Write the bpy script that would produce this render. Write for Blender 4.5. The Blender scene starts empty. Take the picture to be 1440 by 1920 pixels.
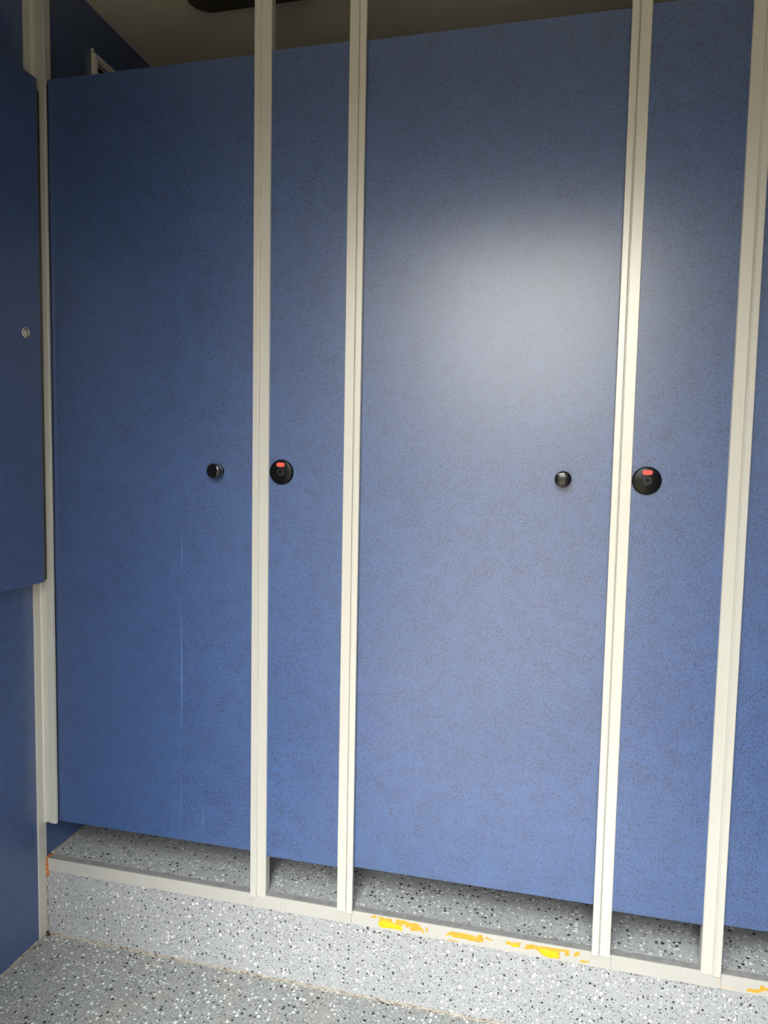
import bpy, bmesh, math, random
from mathutils import Vector, Matrix

C = bpy.context.scene
COL = C.collection
random.seed(4)

# ------------------------------------------------------------------ camera
def set_camera():
    yaw, pitch, roll = -0.228212, -0.073138, 0.019297
    f = Vector((math.sin(yaw) * math.cos(pitch), math.cos(yaw) * math.cos(pitch), math.sin(pitch)))
    r0 = f.cross(Vector((0, 0, 1))).normalized()
    u0 = r0.cross(f)
    r = math.cos(roll) * r0 + math.sin(roll) * u0
    u = -math.sin(roll) * r0 + math.cos(roll) * u0
    cd = bpy.data.cameras.new('camera')
    cd.sensor_fit = 'VERTICAL'
    cd.sensor_height = 36.0
    cd.sensor_width = 27.0
    cd.lens = 1290.25 / 1920 * 36.0
    cd.clip_start = 0.02
    cam = bpy.data.objects.new('camera', cd)
    COL.objects.link(cam)
    M = Matrix((r, u, -f)).transposed().to_4x4()
    M.translation = Vector((0, -1.534, 1.2978))
    cam.matrix_world = M
    C.camera = cam
set_camera()

# ------------------------------------------------------------------ sky and exposure
DOOR_X0, DOOR_X1, DOOR_TOP = -0.74, 0.62, 2.19   # outer doorway behind the camera
FRONT_Y = -1.15                                    # inner face of the front wall
SKY_STRENGTH = 2.5
EXPOSURE = 3.48

w = bpy.data.worlds.new('overcast_sky')
C.world = w
w.use_nodes = True
nt = w.node_tree
nt.nodes.clear()
tc = nt.nodes.new('ShaderNodeTexCoord')
sx = nt.nodes.new('ShaderNodeSeparateXYZ')
cr = nt.nodes.new('ShaderNodeValToRGB')
# overcast: the sky brightens from a hazy horizon towards the zenith
while len(cr.color_ramp.elements) < 4: cr.color_ramp.elements.new(.5)
for el, (p, c) in zip(cr.color_ramp.elements, ((0.0, (.265, .258, .235)), (0.30, (.385, .382, .368)), (0.62, (.95, .99, .99)), (0.95, (.95, 1.0, 1.03)))):
    el.position = p
    el.color = (*c, 1)
bg = nt.nodes.new('ShaderNodeBackground')
bg.inputs['Strength'].default_value = SKY_STRENGTH
wo = nt.nodes.new('ShaderNodeOutputWorld')
nt.links.new(tc.outputs['Generated'], sx.inputs[0])
nt.links.new(sx.outputs['Z'], cr.inputs[0])
nt.links.new(cr.outputs[0], bg.inputs[0])
nt.links.new(bg.outputs[0], wo.inputs[0])

C.view_settings.view_transform = 'Standard'
C.view_settings.look = 'None'
C.view_settings.gamma = 1.0
C.view_settings.use_curve_mapping = False
C.view_settings.exposure = EXPOSURE

# ------------------------------------------------------------------ materials
class NT:
    def __init__(s, name):
        s.m = bpy.data.materials.new(name)
        s.m.use_nodes = True
        s.t = s.m.node_tree
        s.b = s.t.nodes['Principled BSDF']
        g = s.t.nodes.new('ShaderNodeNewGeometry')
        s.pos = g.outputs['Position']
    def n(s, t, **kw):
        o = s.t.nodes.new(t)
        for k, v in kw.items():
            if hasattr(o, k): setattr(o, k, v)
            else: o.inputs[k.replace('_', ' ')].default_value = v
        return o
    def l(s, a, b): s.t.links.new(a, b)
    def noise(s, scale, detail=2, rough=.5, dist=0, vec=None):
        o = s.n('ShaderNodeTexNoise')
        o.inputs['Scale'].default_value = scale
        o.inputs['Detail'].default_value = detail
        o.inputs['Roughness'].default_value = rough
        o.inputs['Distortion'].default_value = dist
        s.l(vec or s.pos, o.inputs['Vector'])
        return o
    def scaled(s, sx, sy, sz):
        o = s.n('ShaderNodeVectorMath', operation='MULTIPLY')
        s.l(s.pos, o.inputs[0]); o.inputs[1].default_value = (sx, sy, sz)
        return o.outputs[0]
    def rng(s, v, a, b, c=0., d=1.):
        o = s.n('ShaderNodeMapRange')
        s.l(v, o.inputs['Value'])
        for k, x in zip(('From Min', 'From Max', 'To Min', 'To Max'), (a, b, c, d)): o.inputs[k].default_value = x
        return o.outputs[0]
    def mix(s, fac, a, b):
        o = s.n('ShaderNodeMix', data_type='RGBA')
        if isinstance(fac, (int, float)): o.inputs[0].default_value = fac
        else: s.l(fac, o.inputs[0])
        for i, x in ((6, a), (7, b)):
            if isinstance(x, tuple): o.inputs[i].default_value = (*x, 1)
            else: s.l(x, o.inputs[i])
        return o.outputs[2]
    def math(s, op, a, b):
        o = s.n('ShaderNodeMath', operation=op)
        for i, x in enumerate((a, b)):
            if isinstance(x, (int, float)): o.inputs[i].default_value = x
            else: s.l(x, o.inputs[i])
        return o.outputs[0]
    def bump(s, h, strength, dist):
        o = s.n('ShaderNodeBump')
        o.inputs['Strength'].default_value = strength
        o.inputs['Distance'].default_value = dist
        s.l(h, o.inputs['Height'])
        s.l(o.outputs[0], s.b.inputs['Normal'])
    def set(s, color=None, rough=None, metal=None, spec=None):
        if color is not None:
            if isinstance(color, tuple): s.b.inputs['Base Color'].default_value = (*color, 1)
            else: s.l(color, s.b.inputs['Base Color'])
        if rough is not None:
            if isinstance(rough, (int, float)): s.b.inputs['Roughness'].default_value = rough
            else: s.l(rough, s.b.inputs['Roughness'])
        if metal is not None: s.b.inputs['Metallic'].default_value = metal
        if spec is not None: s.b.inputs['Specular IOR Level'].default_value = spec
        return s

def panel_mat():
    s = NT('blue_speckled_laminate')
    fleck = s.noise(330, 2, .6, .7)
    mott = s.noise(26, 3, .6, .4)
    big = s.noise(6, 2)
    th = s.math('ADD', fleck.outputs[0], s.rng(mott.outputs[0], .3, .7, -.04, .04))
    f = s.rng(th, .40, .51)
    base = s.mix(s.rng(big.outputs[0], .3, .7), (.023, .072, .215), (.027, .081, .235))
    col = s.mix(f, (.004, .016, .070), base)
    s.set(col, .62, 0, 1.0)
    s.b.inputs['Coat Weight'].default_value = 1.0
    s.b.inputs['Coat Roughness'].default_value = .28
    s.b.inputs['Coat IOR'].default_value = 1.6
    s.bump(fleck.outputs[0], .10, .0010)
    return s.m

def terrazzo_mat(name='speckled_resin', base=(.40, .42, .43), warm=0.0):
    s = NT(name)
    wob = s.noise(160, 2)
    off = s.n('ShaderNodeVectorMath', operation='MULTIPLY_ADD')
    s.l(wob.outputs['Color'], off.inputs[0]); off.inputs[1].default_value = (.0045,) * 3; s.l(s.pos, off.inputs[2])
    vec = off.outputs[0]
    col = s.mix(s.rng(s.noise(9, 3).outputs[0], .35, .65), base, tuple(x * .93 for x in base))
    if warm:
        col = s.mix(s.rng(s.noise(5, 3).outputs[0], .52, .72, 0, warm), col, (.30, .27, .20))
    def layer(col, scale, frac, r0, r1, c, seed):
        v = s.n('ShaderNodeTexVoronoi')
        v.inputs['Scale'].default_value = scale
        sh = s.n('ShaderNodeVectorMath', operation='ADD')
        s.l(vec, sh.inputs[0]); sh.inputs[1].default_value = (seed, seed * 1.7, seed * .6)
        s.l(sh.outputs[0], v.inputs['Vector'])
        sp = s.n('ShaderNodeSeparateColor')
        s.l(v.outputs['Color'], sp.inputs[0])
        rad = s.rng(sp.outputs[1], 0, 1, r0, r1)
        inside = s.math('LESS_THAN', v.outputs['Distance'], rad)
        on = s.math('LESS_THAN', sp.outputs[0], frac)
        return s.mix(s.math('MULTIPLY', inside, on), col, c)
    col = layer(col, 210, .75, .20, .40, (.46, .465, .46), 3.1)
    col = layer(col, 190, .62, .18, .36, (.075, .078, .08), 7.7)
    col = layer(col, 95, .60, .14, .40, (.62, .62, .60), 1.3)
    col = layer(col, 80, .50, .12, .34, (.016, .017, .019), 5.2)
    s.set(col, .45, 0, .4)
    return s.m

def metal_mat(name, c, rough=.38, var=.05, metal=0.0):
    s = NT(name)
    n = s.noise(1, 3, .6, 0, s.scaled(400, 400, 6))
    m = s.noise(14, 3)
    k = s.mix(s.rng(n.outputs[0], .3, .7), tuple(x * (1 - var) for x in c), c)
    k = s.mix(s.rng(m.outputs[0], .4, .75, 0, .18), k, tuple(x * .9 for x in c))
    s.set(k, rough, metal, .5)
    return s.m

def plain_mat(name, c, rough=.5, metal=0.0, spec=.5, var=0.08, scale=40):
    s = NT(name)
    n = s.noise(scale, 3)
    s.set(s.mix(s.rng(n.outputs[0], .3, .7), tuple(x * (1 - var) for x in c), c), rough, metal, spec)
    return s.m

def tread_mat():
    s = NT('dull_grey_tread')
    n = s.noise(55, 4, .7)
    g = s.noise(420, 2)
    k = s.mix(s.rng(n.outputs[0], .35, .7), (.20, .197, .188), (.28, .274, .26))
    k = s.mix(s.rng(g.outputs[0], .66, .74), k, (.30, .29, .25))
    s.set(k, .6, 0, .3)
    return s.m

def sealant_mat():
    s = NT('dirty_beige_sealant')
    n = s.noise(60, 4, .7)
    d = s.noise(1, 3, .7, 1.2, s.scaled(60, 260, 260))
    k = s.mix(s.rng(n.outputs[0], .35, .65), (.28, .25, .205), (.38, .35, .30))
    k = s.mix(s.rng(d.outputs[0], .53, .60), k, (.07, .045, .025))
    s.set(k, .7, 0, .2)
    return s.m

def rust_mat():
    s = NT('orange_rust')
    n = s.noise(160, 3, .6)
    s.set(s.mix(s.rng(n.outputs[0], .35, .65), (.20, .07, .03), (.62, .20, .05)), .7, 0, .2)
    return s.m

def paint_mat(name, a, b):
    s = NT(name)
    n = s.noise(70, 3, .6)
    s.set(s.mix(s.rng(n.outputs[0], .35, .65), a, b), .5, 0, .3)
    return s.m

M_PANEL = panel_mat()
M_FLOOR = terrazzo_mat('speckled_floor_resin', (.25, .25, .24), .5)
M_RISER = terrazzo_mat('speckled_riser_resin', (.33, .332, .332), .0)
M_FRAME = metal_mat('grey_beige_aluminium', (.62, .598, .535), .33, .05, .3)
M_RAIL = metal_mat('pale_grey_rail', (.43, .41, .37), .45)
M_TREAD = tread_mat()
M_SEAL = sealant_mat()
M_RUST = rust_mat()
M_AMBER = paint_mat('amber_paint', (.50, .27, .030), (.55, .32, .045))
M_YELL = paint_mat('yellow_paint', (.55, .38, .008), (.60, .45, .012))
M_PEACH = paint_mat('faded_peach_paint', (.54, .38, .22), (.52, .42, .30))
M_BLACK = plain_mat('gloss_black_plastic', (.006, .006, .007), .12, 0, .5)
M_BLACK_D = plain_mat('satin_black_plastic', (.012, .012, .013), .3, 0, .5)
M_SATIN = plain_mat('black_lock_plastic', (.005, .005, .006), .25, 0, .18)
M_HUB = plain_mat('dark_grey_hub_plastic', (.018, .018, .019), .22, 0, .7)
M_RED = plain_mat('red_indicator', (.85, .10, .075), .35, 0, .4, .12, 500)
M_CHROME = plain_mat('worn_nickel', (.85, .80, .70), .4, .4, .5)
M_CEIL = plain_mat('matt_ceiling_paint', (.66, .62, .53), .8, 0, .2, .05, 6)
M_WHITE = plain_mat('white_plastic', (.86, .82, .72), .45)
M_DARKFIX = plain_mat('dark_fixture_plastic', (.05, .045, .04), .5)
M_GROUND = plain_mat('pale_concrete_ground', (.17, .135, .085), .85, 0, .2, .15, 4)
M_BLOCKER_FAR = plain_mat('pale_sky_blocker', (.26, .235, .19), .8, 0, .2, .3, 3)
M_DARKWALL = plain_mat('dark_weathered_wall', (.09, .085, .075), .8, 0, .2, .3, 3)
M_BLOCKER = plain_mat('dark_sky_blocker', (.07, .065, .052), .8, 0, .2, .3, 3)
M_LIT_EDGE = plain_mat('lit_panel_edge', (.085, .10, .14), .45)
M_GRIME = plain_mat('brown_grime', (.06, .04, .025), .8, 0, .2, .5, 200)
M_STREAK = plain_mat('dried_drip', (.16, .27, .55), .45, 0, .4, .3, 120)

# ------------------------------------------------------------------ mesh helpers
def mesh_obj(name, bm, mat, parent=None, smooth=False, loc=None):
    bmesh.ops.recalc_face_normals(bm, faces=bm.faces)
    me = bpy.data.meshes.new(name)
    bm.to_mesh(me); bm.free()
    me.materials.append(mat)
    if smooth:
        for p in me.polygons: p.use_smooth = True
    o = bpy.data.objects.new(name, me)
    COL.objects.link(o)
    if parent: o.parent = parent
    if loc: o.location = loc
    return o

def add_box(bm, x0, x1, y0, y1, z0, z1, bev=0, seg=2):
    r = bmesh.ops.create_cube(bm, size=1)
    vs = r['verts']
    bmesh.ops.scale(bm, vec=(x1 - x0, y1 - y0, z1 - z0), verts=vs)
    bmesh.ops.translate(bm, vec=((x0 + x1) / 2, (y0 + y1) / 2, (z0 + z1) / 2), verts=vs)
    if bev:
        es = list({e for v in vs for e in v.link_edges})
        bmesh.ops.bevel(bm, geom=es, offset=bev, segments=seg, affect='EDGES', profile=.5)

def box(name, x0, x1, y0, y1, z0, z1, mat, parent=None, bev=0, seg=2):
    """box given in world coordinates, origin at its base centre"""
    px = parent.location if parent else Vector((0, 0, 0))
    c = Vector(((x0 + x1) / 2, (y0 + y1) / 2, z0))
    bm = bmesh.new()
    add_box(bm, x0 - c.x, x1 - c.x, y0 - c.y, y1 - c.y, z0 - c.z, z1 - c.z, bev, seg)
    return mesh_obj(name, bm, mat, parent, loc=c - px)

def add_prism(bm, pts, z0, z1):
    a = [bm.verts.new((x, y, z0)) for x, y in pts]
    b = [bm.verts.new((x, y, z1)) for x, y in pts]
    n = len(pts)
    for i in range(n):
        bm.faces.new((a[i], a[(i + 1) % n], b[(i + 1) % n], b[i]))
    bm.faces.new(a[::-1]); bm.faces.new(b)

def add_lathe(bm, prof, seg=48):
    """profile [(radius, depth)], revolved about the y axis; depth runs towards -y"""
    rings = []
    for r, d in prof:
        if r < 1e-6: rings.append([bm.verts.new((0, -d, 0))])
        else: rings.append([bm.verts.new((r * math.cos(2 * math.pi * i / seg), -d, r * math.sin(2 * math.pi * i / seg))) for i in range(seg)])
    for A, B in zip(rings, rings[1:]):
        for i in range(seg):
            j = (i + 1) % seg
            if len(A) == 1 and len(B) == 1: continue
            if len(A) == 1: bm.faces.new((A[0], B[i], B[j]))
            elif len(B) == 1: bm.faces.new((A[i], A[j], B[0]))
            else: bm.faces.new((A[i], A[j], B[j], B[i]))

def empty(name, loc, label, cat, group=None):
    o = bpy.data.objects.new(name, None)
    o.empty_display_size = .05
    COL.objects.link(o)
    o.location = loc
    return tag(o, label, cat, group)

def tag(o, label, cat, group=None):
    o['label'] = label; o['category'] = cat
    if group: o['group'] = group
    return o

def struct(o):
    o['kind'] = 'structure'
    return o

def auto_smooth(o, ang=35):
    for p in o.data.polygons: p.use_smooth = True
    me = o.data
    bm = bmesh.new(); bm.from_mesh(me)
    for e in bm.edges:
        if len(e.link_faces) == 2 and e.calc_face_angle(0) > math.radians(ang): e.smooth = False
    bm.to_mesh(me); bm.free()
    return o

# ------------------------------------------------------------------ dimensions
XW = -1.275          # left wall face
XR = 1.70            # right wall face
ZC = 0.2145          # raised cubicle floor
CEIL = 2.545
YB = 1.30            # back wall of the cubicles
DT, DB, PB = 2.2262, 0.3204, 0.3165   # door top, door bottom, fixed panel bottom

# ------------------------------------------------------------------ setting
struct(box('floor', XW - .1, XR + .1, FRONT_Y - .12, 0, -.06, 0, M_FLOOR))
struct(box('plinth_floor', XW - .1, XR + .1, 0, YB + .1, -.06, ZC, M_RISER)).name = 'floor_raised'
struct(box('wall_left', XW - .1, XW, FRONT_Y - .12, YB + .1, 0, CEIL, M_PANEL))
struct(box('wall_right', XR, XR + .1, FRONT_Y - .12, YB + .1, 0, CEIL, M_PANEL))
struct(box('wall_back', XW, XR, YB, YB + .1, ZC, CEIL, M_PANEL))
bm = bmesh.new()
y0, y1 = FRONT_Y - .12, FRONT_Y
add_box(bm, XW, DOOR_X0, y0, y1, 0, CEIL)
add_box(bm, DOOR_X1, XR, y0, y1, 0, CEIL)
add_box(bm, DOOR_X0, DOOR_X1, y0, y1, DOOR_TOP, CEIL)
struct(mesh_obj('wall_front', bm, M_PANEL))
bm = bmesh.new()
t = .035
add_box(bm, DOOR_X0, DOOR_X0 + t, y0 - .01, y1 + .01, 0, DOOR_TOP)
add_box(bm, DOOR_X1 - t, DOOR_X1, y0 - .01, y1 + .01, 0, DOOR_TOP)
add_box(bm, DOOR_X0 + t, DOOR_X1 - t, y0 - .01, y1 + .01, DOOR_TOP - t, DOOR_TOP)
struct(mesh_obj('trim_1', bm, M_FRAME))
struct(box('ceiling', XW - .1, XR + .1, FRONT_Y - .12, YB + .1, CEIL, CEIL + .08, M_CEIL))
struct(box('ground', -16, 16, -26, FRONT_Y - .12, -.14, -.08, M_GROUND))
struct(box('wall_blocker_left', -7, -.95, -4.3, -4.0, -.08, 3.15, M_BLOCKER))  # unseen, added to cut the low sky left of the centre door's reflection
struct(box('wall_blocker_right', .42, 7, -2.3, -1.95, -.08, 4.2, M_BLOCKER))  # added out of view to keep sky light from the right off the doors
struct(box('wall_blocker_far', -16, 16, -10.4, -10.0, -.08, 2.3, M_BLOCKER_FAR))  # added behind the camera so the reflection fades towards the horizon

# ------------------------------------------------------------------ frame posts
W = .040
def post_profile(fixed_left, ridge):
    """plan of the post; u = 0..W, flange over the fixed panel, bead, door-side section set 4 mm forward"""
    front = [(.0, -.0022), (.0014, -.0038), (.0222, -.0038)]
    if ridge:
        front += [(.0225, -.0030), (.0230, -.0030), (.0232, -.0044), (.0236, -.0060), (.0244, -.0072), (.0254, -.0084), (.0262, -.0088), (.0270, -.0086)]
    else:
        front += [(.0226, -.0034), (.0227, .0012), (.0247, .0012), (.0248, -.0066), (.0252, -.0084), (.0260, -.0090), (.0270, -.0086)]
    p = front + [(.0276, -.0078), (.0388, -.0078), (.0396, -.0074), (.040, -.0064), (.040, .0005), (.034, .0022), (.034, .024), (.0015, .024), (.0015, .0002), (.0, .0002)]
    return p if fixed_left else [(W - u, v) for u, v in p]

def frame_post(x0, fixed_left, z0, label, ridge=False):
    e = empty('frame_post', (x0, 0, z0), label, 'post', 'grey frame posts')
    bm = bmesh.new(); add_prism(bm, post_profile(fixed_left, ridge), 0, CEIL - z0)
    mesh_obj('profile', bm, M_FRAME, e)
    # black rubber draught strip in the door rebate
    bm = bmesh.new()
    if fixed_left: add_box(bm, .0342, .0395, .0024, .0052, .1, DT - z0 - .01)
    else: add_box(bm, W - .0395, W - .0342, .0024, .0052, .1, DT - z0 - .01)
    mesh_obj('rubber_seal', bm, M_BLACK_D, e)
    return e
P2, P3, P4, P5 = -.6785, -.4545, .1385, .3645
ZP = .2115
frame_post(P2, False, ZP, 'ridged grey post between the left door and the narrow panel', True)
frame_post(P3, True, ZP, 'grooved grey post just left of the big centre door')
frame_post(P4, False, ZP, 'grooved grey post just right of the big centre door')
frame_post(P5, True, ZP, 'ridged grey post rightmost in the photo, near its right edge', True)

# post at the left wall: L shaped, stops level with the door bottom
e = empty('hinge_post', (XW, 0, .3185), 'short grey post in the left corner ending at the door bottom', 'post')
bm = bmesh.new()
add_prism(bm, [(.0045, -.010), (.0075, -.0068), (.012, -.0048), (.0185, -.0040), (.0192, -.0036), (.0193, .0010), (.0206, .0010), (.0207, -.0062), (.0217, -.0074), (.0392, -.0074), (.0400, -.0070), (.0405, -.0060), (.0405, .0005), (.034, .0022), (.034, .024), (.0045, .024)], 0, CEIL - .3185)
mesh_obj('profile', bm, M_FRAME, e)
bm = bmesh.new()
add_box(bm, .0342, .0400, .0024, .0052, .0, DT - .3185 - .01)
mesh_obj('rubber_seal', bm, M_BLACK_D, e)

# corner profile on the left wall
e = empty('corner_trim', (XW, 0, 0.0), 'slim grey upright trim on the left wall from floor to ceiling', 'trim')
bm = bmesh.new()
add_prism(bm, [(0, -.0300), (.0035, -.0300), (.0042, -.0292), (.0042, -.0006), (0, -.0006)], 0.004, CEIL)
mesh_obj('cover_strip', bm, M_FRAME, e)

# ------------------------------------------------------------------ lock plate and knobs
def door_knob(parent, x, z, y):
    bm = bmesh.new()
    add_lathe(bm, [(0, 0), (.0155, 0), (.0155, .0015), (.0140, .0030), (.0140, .006), (.0166, .009), (.0170, .0105), (.0170, .0270), (.0163, .0292), (.0150, .0302), (.009, .0312), (0, .0318)])
    k = mesh_obj('door_knob', bm, M_BLACK, parent, loc=Vector((x, y, z)) - parent.location)
    auto_smooth(k, 40)
    bm = bmesh.new()
    add_lathe(bm, [(.0171, .0268), (.01735, .0273), (.01735, .0280), (.0169, .0285), (.0160, .0284)])
    r = mesh_obj('rim_ring', bm, M_BLACK_D, k)
    auto_smooth(r, 60)
    bm = bmesh.new()
    add_lathe(bm, [(0, .0005), (.0026, .0005), (.0026, 0), (0, 0)], 16)
    g = mesh_obj('grub_screw', bm, M_BLACK_D, k)
    g.location = (.0168, -.014, -.004); g.rotation_euler = (0, 0, math.radians(90))
    return k

def lock_plate(parent, x, z, y):
    bm = bmesh.new()
    add_lathe(bm, [(0, 0), (.0292, 0), (.0295, .001), (.0295, .0045), (.0288, .0060), (.0280, .0068), (.0280, .0085), (.0272, .0098), (.0255, .0104), (0, .0104)], 64)
    p = mesh_obj('lock_plate', bm, M_SATIN, parent, loc=Vector((x, y, z)) - parent.location)
    auto_smooth(p, 30)
    # red occupied indicator: a stadium shape
    bm = bmesh.new()
    hw, hh = .0102, .0052
    pts = []
    for sgn in (1, -1):
        for i in range(9):
            a = math.radians(-90 + 180 * i / 8) if sgn > 0 else math.radians(90 + 180 * i / 8)
            pts.append((sgn * (hw - hh * .8) + hh * .8 * math.cos(a), hh * math.sin(a)))
    a = [bm.verts.new((u, -.0103, v + .0172)) for u, v in pts]
    b = [bm.verts.new((u * .96, -.0108, v * .96 + .0172)) for u, v in pts]
    for i in range(len(pts)):
        j = (i + 1) % len(pts); bm.faces.new((a[i], a[j], b[j], b[i]))
    bm.faces.new(b)
    o = mesh_obj('indicator', bm, M_RED, p); o['label'] = 'red occupied indicator'
    # spindle hub: raised ring, recess and square coin release
    bm = bmesh.new()
    add_lathe(bm, [(.0098, .0104), (.0098, .0112), (.0092, .0116), (.0084, .0116), (.0080, .0108), (.0068, .0108), (.0064, .0114), (.0054, .0114), (.0050, .0106), (0, .0106)], 40)
    h = mesh_obj('spindle_hub', bm, M_HUB, p); auto_smooth(h, 30)
    bm = bmesh.new(); add_box(bm, -.0036, .0036, -.0122, -.0100, -.0036, .0036, .0006)
    mesh_obj('spindle', bm, M_BLACK, p)
    return p

# ------------------------------------------------------------------ doors
def door(x0, x1, label, knob_x=None):
    e = empty('cubicle_door', ((x0 + x1) / 2, .012, DB), label, 'door', 'blue cubicle doors')
    bm = bmesh.new()
    add_box(bm, (x0 - x1) / 2, (x1 - x0) / 2, -.0060, .0060, 0, DT - DB, .0010, 2)
    mesh_obj('door_leaf', bm, M_PANEL, e)
    if knob_x is not None: door_knob(e, knob_x, 1.268, .006)
    return e
d1 = door(XW + .0385, P2 - .0 + .004, 'dark blue left door with a knob, beside the left wall', -.7726)
d2 = door(P3 + W - .004, P4 + .004, 'wide centre door with a bright sheen and a round knob', .038)
d3 = door(P5 + W - .004, P5 + W + .60, 'blue door cut off by the right edge of the photo')

# dried drips on the left door
def streak(parent, pts, wdt):
    bm = bmesh.new()
    prev = None
    for i, (x, z) in enumerate(pts):
        k = wdt * (.35 + .65 * math.sin(math.pi * min(1, max(0, i / (len(pts) - 1))))) * random.uniform(.7, 1.1)
        a = bm.verts.new((x - k, .0058 - parent.location.y, z - parent.location.z)); b = bm.verts.new((x + k, .0058 - parent.location.y, z - parent.location.z))
        a.co.x -= parent.location.x; b.co.x -= parent.location.x
        if prev: bm.faces.new((prev[0], prev[1], b, a))
        prev = (a, b)
    o = mesh_obj('drip_mark', bm, M_STREAK, parent)
    o['label'] = 'thin pale vertical drip mark'
def wob(x, z0, z1, n, amp=.0007):
    return [(x + random.uniform(-amp, amp) + .0012 * math.sin(3 * i / n), z0 + (z1 - z0) * i / n) for i in range(n + 1)]
streak(d1, wob(-.8735, .93, .60, 40), .0011)
streak(d1, wob(-.8745, .585, .33, 30), .0006)
streak(d1, wob(-.8142, .42, .345, 12), .0008)
streak(d1, wob(-.8725, 1.10, 1.03, 10), .0010)

# ------------------------------------------------------------------ fixed panels
def panel(x0, x1, label, lock_x):
    e = empty('partition_panel', ((x0 + x1) / 2, .007, PB), label, 'panel', 'fixed panels with locks')
    bm = bmesh.new()
    add_box(bm, (x0 - x1) / 2, (x1 - x0) / 2, -.0066, .0066, 0, DT - PB, .0008, 2)
    mesh_obj('panel_board', bm, M_PANEL, e)
    lock_plate(e, lock_x, 1.2685, .0004)
panel(P2 + W - .0012, P3 + .0012, 'narrow blue panel with a lock between the two left posts', -.606)
panel(P4 + W - .0012, P5 + .0012, 'blue panel with a lock between the two right posts', .2085)

# ------------------------------------------------------------------ threshold rail on the step
rail = empty('threshold_rail', (-.3, .01, .182), 'pale grey metal edge rail along the step, chipped yellow paint', 'rail')
cuts = [XW + .0075, -.676, -.417, .181, .406, XR]
segs = []
for a, b in zip(cuts, cuts[1:]):
    bm = bmesh.new()
    L = rail.location
    add_box(bm, a + .0003 - L.x, b - .0003 - L.x, -.0020 - L.y, .0012 - L.y, .1815 - L.z, ZC - L.z + .0004, .0004, 1)
    s = mesh_obj('rail_face', bm, M_RAIL, rail)
    segs.append((a, b, s))
    bm = bmesh.new()
    add_box(bm, a + .0003 - L.x, b - .0003 - L.x, .0013 - L.y, .0190 - L.y, ZC - .002 - L.z, ZC - L.z + .0006)
    o = mesh_obj('tread_strip', bm, M_TREAD, rail); o['label'] = 'dull dark grey top of the rail'

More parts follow.
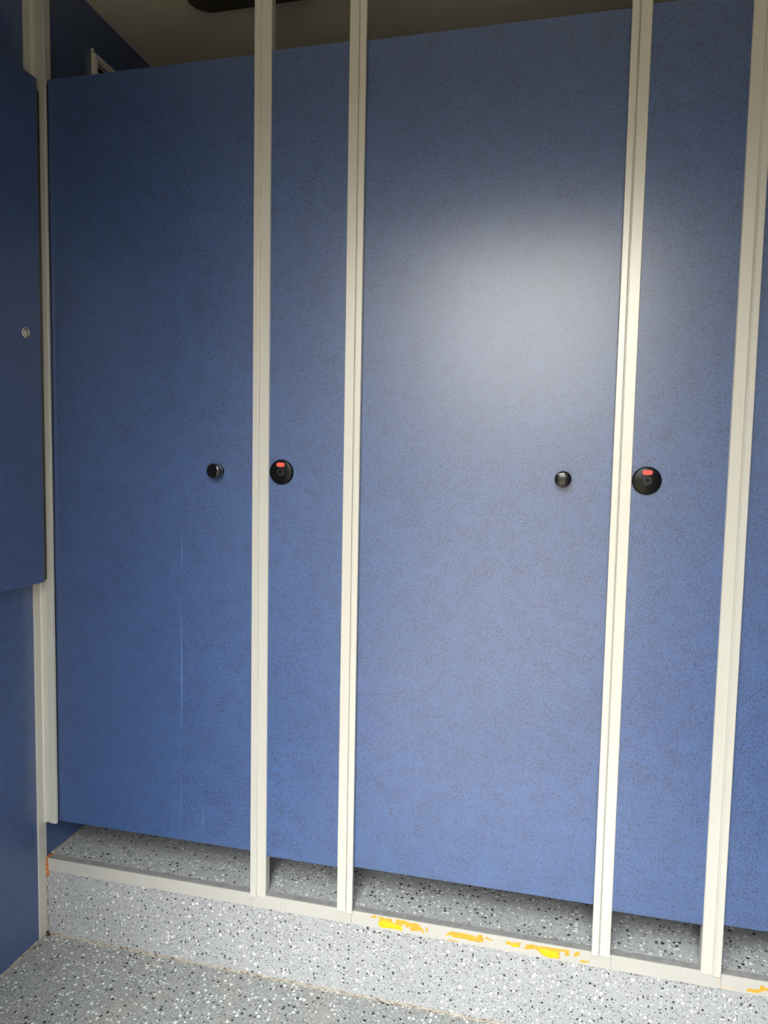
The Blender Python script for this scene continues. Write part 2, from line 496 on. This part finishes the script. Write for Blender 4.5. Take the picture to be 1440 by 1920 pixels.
PAINT = {'a1': [[-0.3701, 0.2082], [-0.3631, 0.213], [-0.3561, 0.2132], [-0.3526, 0.2093], [-0.3549, 0.2062], [-0.361, 0.2072], [-0.368, 0.2059]],
    'a2': [[-0.351, 0.2124], [-0.346, 0.2109], [-0.341, 0.2142], [-0.3366, 0.2105], [-0.318, 0.2117], [-0.3159, 0.205], [-0.3109, 0.2008], [-0.3074, 0.2045], [-0.3087, 0.2113], [-0.3032, 0.2143], [-0.2953, 0.2121], [-0.2854, 0.2144], [-0.2775, 0.2108], [-0.2696, 0.2102], [-0.2618, 0.212], [-0.252, 0.2103], [-0.247, 0.2041], [-0.243, 0.2028], [-0.2415, 0.195], [-0.2394, 0.1914], [-0.2437, 0.1902], [-0.2474, 0.196], [-0.2496, 0.1935], [-0.2613, 0.1914], [-0.2692, 0.191], [-0.2732, 0.1933], [-0.2729, 0.1995], [-0.2811, 0.197], [-0.2851, 0.2003], [-0.2836, 0.204], [-0.2901, 0.2021], [-0.2939, 0.1957], [-0.2908, 0.1891], [-0.2927, 0.1857], [-0.3026, 0.187], [-0.3146, 0.1883], [-0.3285, 0.187], [-0.3425, 0.1853], [-0.3475, 0.1881], [-0.3517, 0.1935], [-0.3487, 0.1981], [-0.3479, 0.2044]],
    'a3': [[-0.2344, 0.2064], [-0.2321, 0.2078], [-0.2294, 0.2012], [-0.2312, 0.1945], [-0.2364, 0.1935], [-0.2351, 0.1982]],
    'a4': [[-0.1925, 0.1943], [-0.184, 0.1994], [-0.1803, 0.2037], [-0.1727, 0.2071], [-0.1631, 0.2062], [-0.1518, 0.2073], [-0.1423, 0.207], [-0.1328, 0.2068], [-0.1252, 0.2062], [-0.1157, 0.203], [-0.1144, 0.2092], [-0.1085, 0.2112], [-0.1028, 0.2103], [-0.1003, 0.2009], [-0.0986, 0.1933], [-0.1042, 0.1938], [-0.1135, 0.1905], [-0.1211, 0.193], [-0.1286, 0.1907], [-0.14, 0.1931], [-0.1514, 0.193], [-0.1609, 0.1927], [-0.1704, 0.1929], [-0.1762, 0.1959], [-0.1839, 0.1951]],
    'a5': [[-0.1894, 0.1854], [-0.176, 0.1865], [-0.1549, 0.1848], [-0.1625, 0.183], [-0.1797, 0.1838]],
    'ay1': [[-0.3464, 0.2006], [-0.3369, 0.2047], [-0.3229, 0.2047], [-0.3089, 0.2001], [-0.2949, 0.1975], [-0.2912, 0.188], [-0.3026, 0.1872], [-0.3146, 0.1887], [-0.3285, 0.1874], [-0.3415, 0.1859], [-0.3465, 0.1883], [-0.3507, 0.1933]],
    'b1': [[-0.099, 0.2071], [-0.0924, 0.2075], [-0.0877, 0.2048], [-0.083, 0.2047], [-0.0792, 0.2014], [-0.0805, 0.1992], [-0.0848, 0.2018], [-0.0923, 0.2016]],
    'b2': [[-0.0506, 0.2047], [-0.0451, 0.2071], [-0.034, 0.2053], [-0.0267, 0.2062], [-0.0186, 0.2093], [-0.0143, 0.2075], [-0.0174, 0.2021], [-0.0164, 0.1974], [-0.0227, 0.1956], [-0.03, 0.1939], [-0.0365, 0.1975], [-0.044, 0.1991], [-0.0489, 0.1992]],
    'b3': [[-0.0075, 0.2069], [0.0007, 0.2064], [0.0097, 0.2091], [0.0206, 0.2076], [0.035, 0.2089], [0.0493, 0.2091], [0.0565, 0.2091], [0.0672, 0.2101], [0.0725, 0.2102], [0.0832, 0.2108], [0.0921, 0.209], [0.0949, 0.2057], [0.0887, 0.2045], [0.095, 0.2015], [0.0855, 0.1952], [0.0805, 0.1972], [0.0826, 0.2034], [0.0763, 0.2051], [0.0702, 0.201], [0.0722, 0.1937], [0.0688, 0.1911], [0.0734, 0.1871], [0.0663, 0.1848], [0.0556, 0.1843], [0.0448, 0.1846], [0.0339, 0.1873], [0.0247, 0.1934], [0.0191, 0.1982], [0.0118, 0.1982], [0.001, 0.1954], [-0.0081, 0.195], [-0.0135, 0.195], [-0.0046, 0.1996], [-0.0029, 0.2028]],
    'by3': [[0.0244, 0.2021], [0.0388, 0.2025], [0.0531, 0.2026], [0.0658, 0.2002], [0.0696, 0.1932], [0.0662, 0.1877], [0.0556, 0.1854], [0.0448, 0.1857], [0.0348, 0.1889], [0.0274, 0.1945]],
    'b4': [[0.102, 0.2051], [0.1079, 0.2105], [0.1136, 0.2102], [0.1149, 0.2047], [0.11, 0.2018], [0.105, 0.1964], [0.1017, 0.1983]],
    'b5': [[0.1122, 0.1907], [0.1192, 0.1926], [0.128, 0.1918], [0.134, 0.1943], [0.136, 0.1904], [0.1265, 0.1867], [0.1194, 0.1863]],
    'by2': [[-0.0431, 0.2002], [-0.0339, 0.201], [-0.0229, 0.2011], [-0.0182, 0.199], [-0.0282, 0.195], [-0.0347, 0.1979]],
    'c1': [[0.4568, 0.1901], [0.4607, 0.1942], [0.4652, 0.1958], [0.4699, 0.1941], [0.4755, 0.1962], [0.4812, 0.1973], [0.4831, 0.2041], [0.4864, 0.2067], [0.4916, 0.2051], [0.493, 0.2014], [0.4992, 0.2027], [0.5082, 0.2052], [0.5162, 0.2041], [0.5175, 0.2004], [0.5098, 0.1962], [0.4984, 0.1966], [0.4917, 0.1945], [0.4838, 0.1909], [0.4783, 0.1872], [0.4691, 0.1864], [0.4656, 0.1883], [0.4587, 0.1869]],
    'c2': [[0.4174, 0.1882], [0.4238, 0.1878], [0.4308, 0.1882], [0.4333, 0.1853], [0.4252, 0.1837], [0.4182, 0.1846]],
    'c3': [[0.4006, 0.2076], [0.4036, 0.2069], [0.4047, 0.2004], [0.4029, 0.196], [0.4009, 0.201]],
    'c4': [[0.4064, 0.1859], [0.4119, 0.1918], [0.4127, 0.1892], [0.4111, 0.1849]],
    'c5': [[0.4471, 0.2102], [0.4504, 0.2131], [0.4534, 0.2108], [0.4507, 0.2076]],
    'c6': [[0.4976, 0.211], [0.5045, 0.2097], [0.5036, 0.2056], [0.498, 0.2044]]}
def patch(pts, mat, y):
    cx = sum(p[0] for p in pts) / len(pts)
    host = next(s for a, b, s in segs if a <= cx <= b)
    # roughen the outline
    out = []
    n = len(pts)
    for i in range(n):
        (xa, za), (xb, zb) = pts[i], pts[(i + 1) % n]
        L = math.hypot(xb - xa, zb - za)
        k = max(1, int(L / .003))
        for j in range(k):
            t = j / k
            jx, jz = (random.uniform(-.0006, .0006), random.uniform(-.0006, .0006))
            out.append((xa + (xb - xa) * t + jx, min(.2138, max(.1822, za + (zb - za) * t + jz))))
    L = rail.location
    bm = bmesh.new()
    vs = [bm.verts.new((x - L.x, y - L.y, z - L.z)) for x, z in out]
    f = bm.faces.new(vs)
    r = bmesh.ops.extrude_face_region(bm, geom=[f])
    bmesh.ops.translate(bm, vec=(0, .0002, 0), verts=[v for v in r['geom'] if isinstance(v, bmesh.types.BMVert)])
    bmesh.ops.triangulate(bm, faces=bm.faces)
    o = mesh_obj('paint_patch', bm, mat, host)
    o['label'] = 'worn yellow paint patch'
for k, v in PAINT.items():
    if k in ('ay1', 'by3', 'by2'): patch(v, M_YELL, -.0024)
    elif k in ('c2', 'c3', 'c4', 'c5', 'c6'): patch(v, M_PEACH, -.0022)
    else: patch(v, M_AMBER, -.0022)

# rust at the left end of the rail
def blob_strip(name, pts, r, mat, parent=None, jit=.3, seg=8):
    bm = bmesh.new()
    rings = []
    for i, p in enumerate(pts):
        p = Vector(p)
        t = (Vector(pts[min(i + 1, len(pts) - 1)]) - Vector(pts[max(i - 1, 0)])).normalized()
        a = t.orthogonal().normalized(); b = t.cross(a)
        ring = []
        for k in range(seg):
            an = 2 * math.pi * k / seg
            rr = r * random.uniform(1 - jit, 1 + jit)
            ring.append(bm.verts.new(p + (a * math.cos(an) + b * math.sin(an)) * rr))
        rings.append(ring)
    for A, B in zip(rings, rings[1:]):
        for k in range(seg): bm.faces.new((A[k], A[(k + 1) % seg], B[(k + 1) % seg], B[k]))
    bm.faces.new(rings[0][::-1]); bm.faces.new(rings[-1])
    if parent: bmesh.ops.translate(bm, vec=-parent.location, verts=bm.verts)
    return mesh_obj(name, bm, mat, parent, True)
pts = [(XW + .0055, .018, ZC), (XW + .0045, .008, ZC + .0005), (XW + .0055, .000, ZC - .001)] + [(XW + .0055 + .0006 * random.random(), -.0005, ZC - .003 - .0035 * i) for i in range(14)]
o = blob_strip('rust_bead', pts, .0042, M_RUST, rail, .3)
o['label'] = 'orange rust at the left end of the rail'

# ------------------------------------------------------------------ sealant joints
def sealant(name_label, a, b, n, r, jit=.18, wob=.0008):
    a, b = Vector(a), Vector(b)
    pts = []
    for i in range(n + 1):
        p = a.lerp(b, i / n)
        pts.append(p + Vector((random.uniform(-wob, wob), random.uniform(-wob, wob), random.uniform(-wob, wob) * .6)))
    o = blob_strip('sealant_joint', pts, r, M_SEAL, None, jit, 8)
    return tag(o, name_label, 'sealant')
sealant('dirty beige sealant line where the step meets the lower floor', (XW + .008, .001, .0005), (XR, .001, .0005), 330, .0052)
sealant('beige sealant line along the foot of the left wall', (XW + .001, -.0315, .001), (XW + .001, FRONT_Y, .001), 130, .0042)
sealant('beige sealant line inside the left cubicle, along its wall', (XW + .001, .020, ZC + .0005), (XW + .001, YB, ZC + .0005), 80, .0038)
up = sealant('short upright sealant line in the corner of the step and left wall', (XW + .0050, -.0008, .002), (XW + .0050, -.0008, .165), 26, .0028, .3)
blob_strip('grime', [(XW + .004, -.004, .012), (XW + .005, -.003, .006), (XW + .007, -.004, .003), (XW + .014, -.005, .002)],   .0040, M_GRIME, up, .45)['label'] = 'brown grime in the corner'

# ------------------------------------------------------------------ cabinet panel on the left wall
XF = -1.240
YE = -.0225
e = empty('wall_cabinet', (XW, -.40, .973), 'flat blue wall cabinet with a small coin lock on the left wall', 'cabinet')
L = e.location
bm = bmesh.new()
add_box(bm, 0, .018, FRONT_Y + .05 - L.y, YE - .010 - L.y, .006, 2.2117 - .973 - .004)
mesh_obj('carcass', bm, M_PANEL, e)
bm = bmesh.new()
add_box(bm, .0185, XF - L.x, FRONT_Y + .05 - L.y, YE - L.y, 0, 2.2117 - .973)
es = [ed for ed in bm.edges if all(abs(v.co.x - (XF - L.x)) < 1e-5 for v in ed.verts) and all(abs(v.co.y - (YE - L.y)) < 1e-5 for v in ed.verts)]
bmesh.ops.bevel(bm, geom=es, offset=.009, segments=6, affect='EDGES', profile=.5)
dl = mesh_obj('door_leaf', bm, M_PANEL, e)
dl.data.materials.append(M_LIT_EDGE)  # lighter colour paints the light caught along the rounded edge
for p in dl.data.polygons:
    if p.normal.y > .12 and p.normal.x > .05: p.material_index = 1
auto_smooth(dl, 40)
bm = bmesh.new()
add_box(bm, .0050, .0270, YE - .009 - L.y, -.0105 - L.y, .004, 2.2117 - .973 - .022)  # black strip stands in for the cabinet's shade in the gap to the post
mesh_obj('gap_shade_strip', bm, M_BLACK_D, e)['label'] = 'dark strip standing in for shade in the gap'
bm = bmesh.new()
add_lathe(bm, [(0, 0), (.0124, 0), (.0124, .0012), (.0118, .0022), (.0108, .0022), (.0106, .0008), (.0080, .0008), (.0078, .0026), (.0070, .0032), (0, .0032)], 40)
lk = mesh_obj('coin_lock', bm, M_CHROME, dl)
lk.location = (XF - L.x, -.0787 - L.y, 1.5930 - L.z); lk.rotation_euler = (0, 0, math.radians(90))
auto_smooth(lk, 30)
lk['label'] = 'silver coin lock'
# ring groove and coin slot read dark
bm = bmesh.new()
add_lathe(bm, [(.01065, .0010), (.01065, .0015), (.0079, .0015), (.0079, .0010)], 40)
add_box(bm, -.0012, .0012, -.0035, -.0026, -.0062, .0062)
g = mesh_obj('coin_slot', bm, M_BLACK_D, dl)
g.location = lk.location; g.rotation_euler = (0, 0, math.radians(90))

# ------------------------------------------------------------------ ventilation grille inside the left cubicle
VY0, VY1, VZ1, VH = .230, .56, 2.419, .30
e = empty('vent_grille', (XW, (VY0 + VY1) / 2, VZ1 - VH), 'white louvred vent high on the left wall above the left door', 'vent')
L = e.location
bm = bmesh.new()
b_ = .013
hy = (VY1 - VY0) / 2
add_box(bm, 0, .014, -hy, hy, VH - b_, VH, .0015, 2)
add_box(bm, 0, .014, -hy, hy, 0, b_, .0015, 2)
add_box(bm, 0, .014, -hy, -hy + b_, b_, VH - b_, .0015, 2)
add_box(bm, 0, .014, hy - b_, hy, b_, VH - b_, .0015, 2)
fr = mesh_obj('vent_frame', bm, M_WHITE, e)
bm = bmesh.new(); add_box(bm, 0, .001, -hy + b_, hy - b_, b_, VH - b_)
mesh_obj('vent_backing', bm, M_BLACK_D, e)
z = VH - b_ - .012
while z > b_ + .006:
    bm = bmesh.new()
    add_box(bm, -.0055, .0055, -hy + b_, hy - b_, -.0012, .0012)
    s = mesh_obj('louvre_slat', bm, M_WHITE, e)
    s.location = (.0075, 0, z); s.rotation_euler = (0, math.radians(35), 0)
    z -= .019
bm = bmesh.new(); add_box(bm, .002, .008, -hy - .001, -hy + .005, VH - .001, VH + .012, .001)
mesh_obj('pull_tab', bm, M_WHITE, e)

# ------------------------------------------------------------------ dark fixture on the ceiling above the left cubicle
e = empty('ceiling_fixture', (-.70, .14, CEIL - .035), 'dark rounded fixture on the ceiling above the left door', 'ceiling fixture')
bm = bmesh.new()
hx, hy, r_ = .27, .135, .05
pts = []
for cx, cy, a0 in ((hx - r_, hy - r_, 0), (-hx + r_, hy - r_, 90), (-hx + r_, -hy + r_, 180), (hx - r_, -hy + r_, 270)):
    for i in range(7):
        a = math.radians(a0 + 15 * i); pts.append((cx + r_ * math.cos(a), cy + r_ * math.sin(a)))
add_prism(bm, pts, 0, .035)
mesh_obj('fixture_housing', bm, M_DARKFIX, e)
bm = bmesh.new()
add_prism(bm, [(x * .86, y * .8) for x, y in pts], -.006, 0)
mesh_obj('diffuser', bm, M_DARKFIX, e)
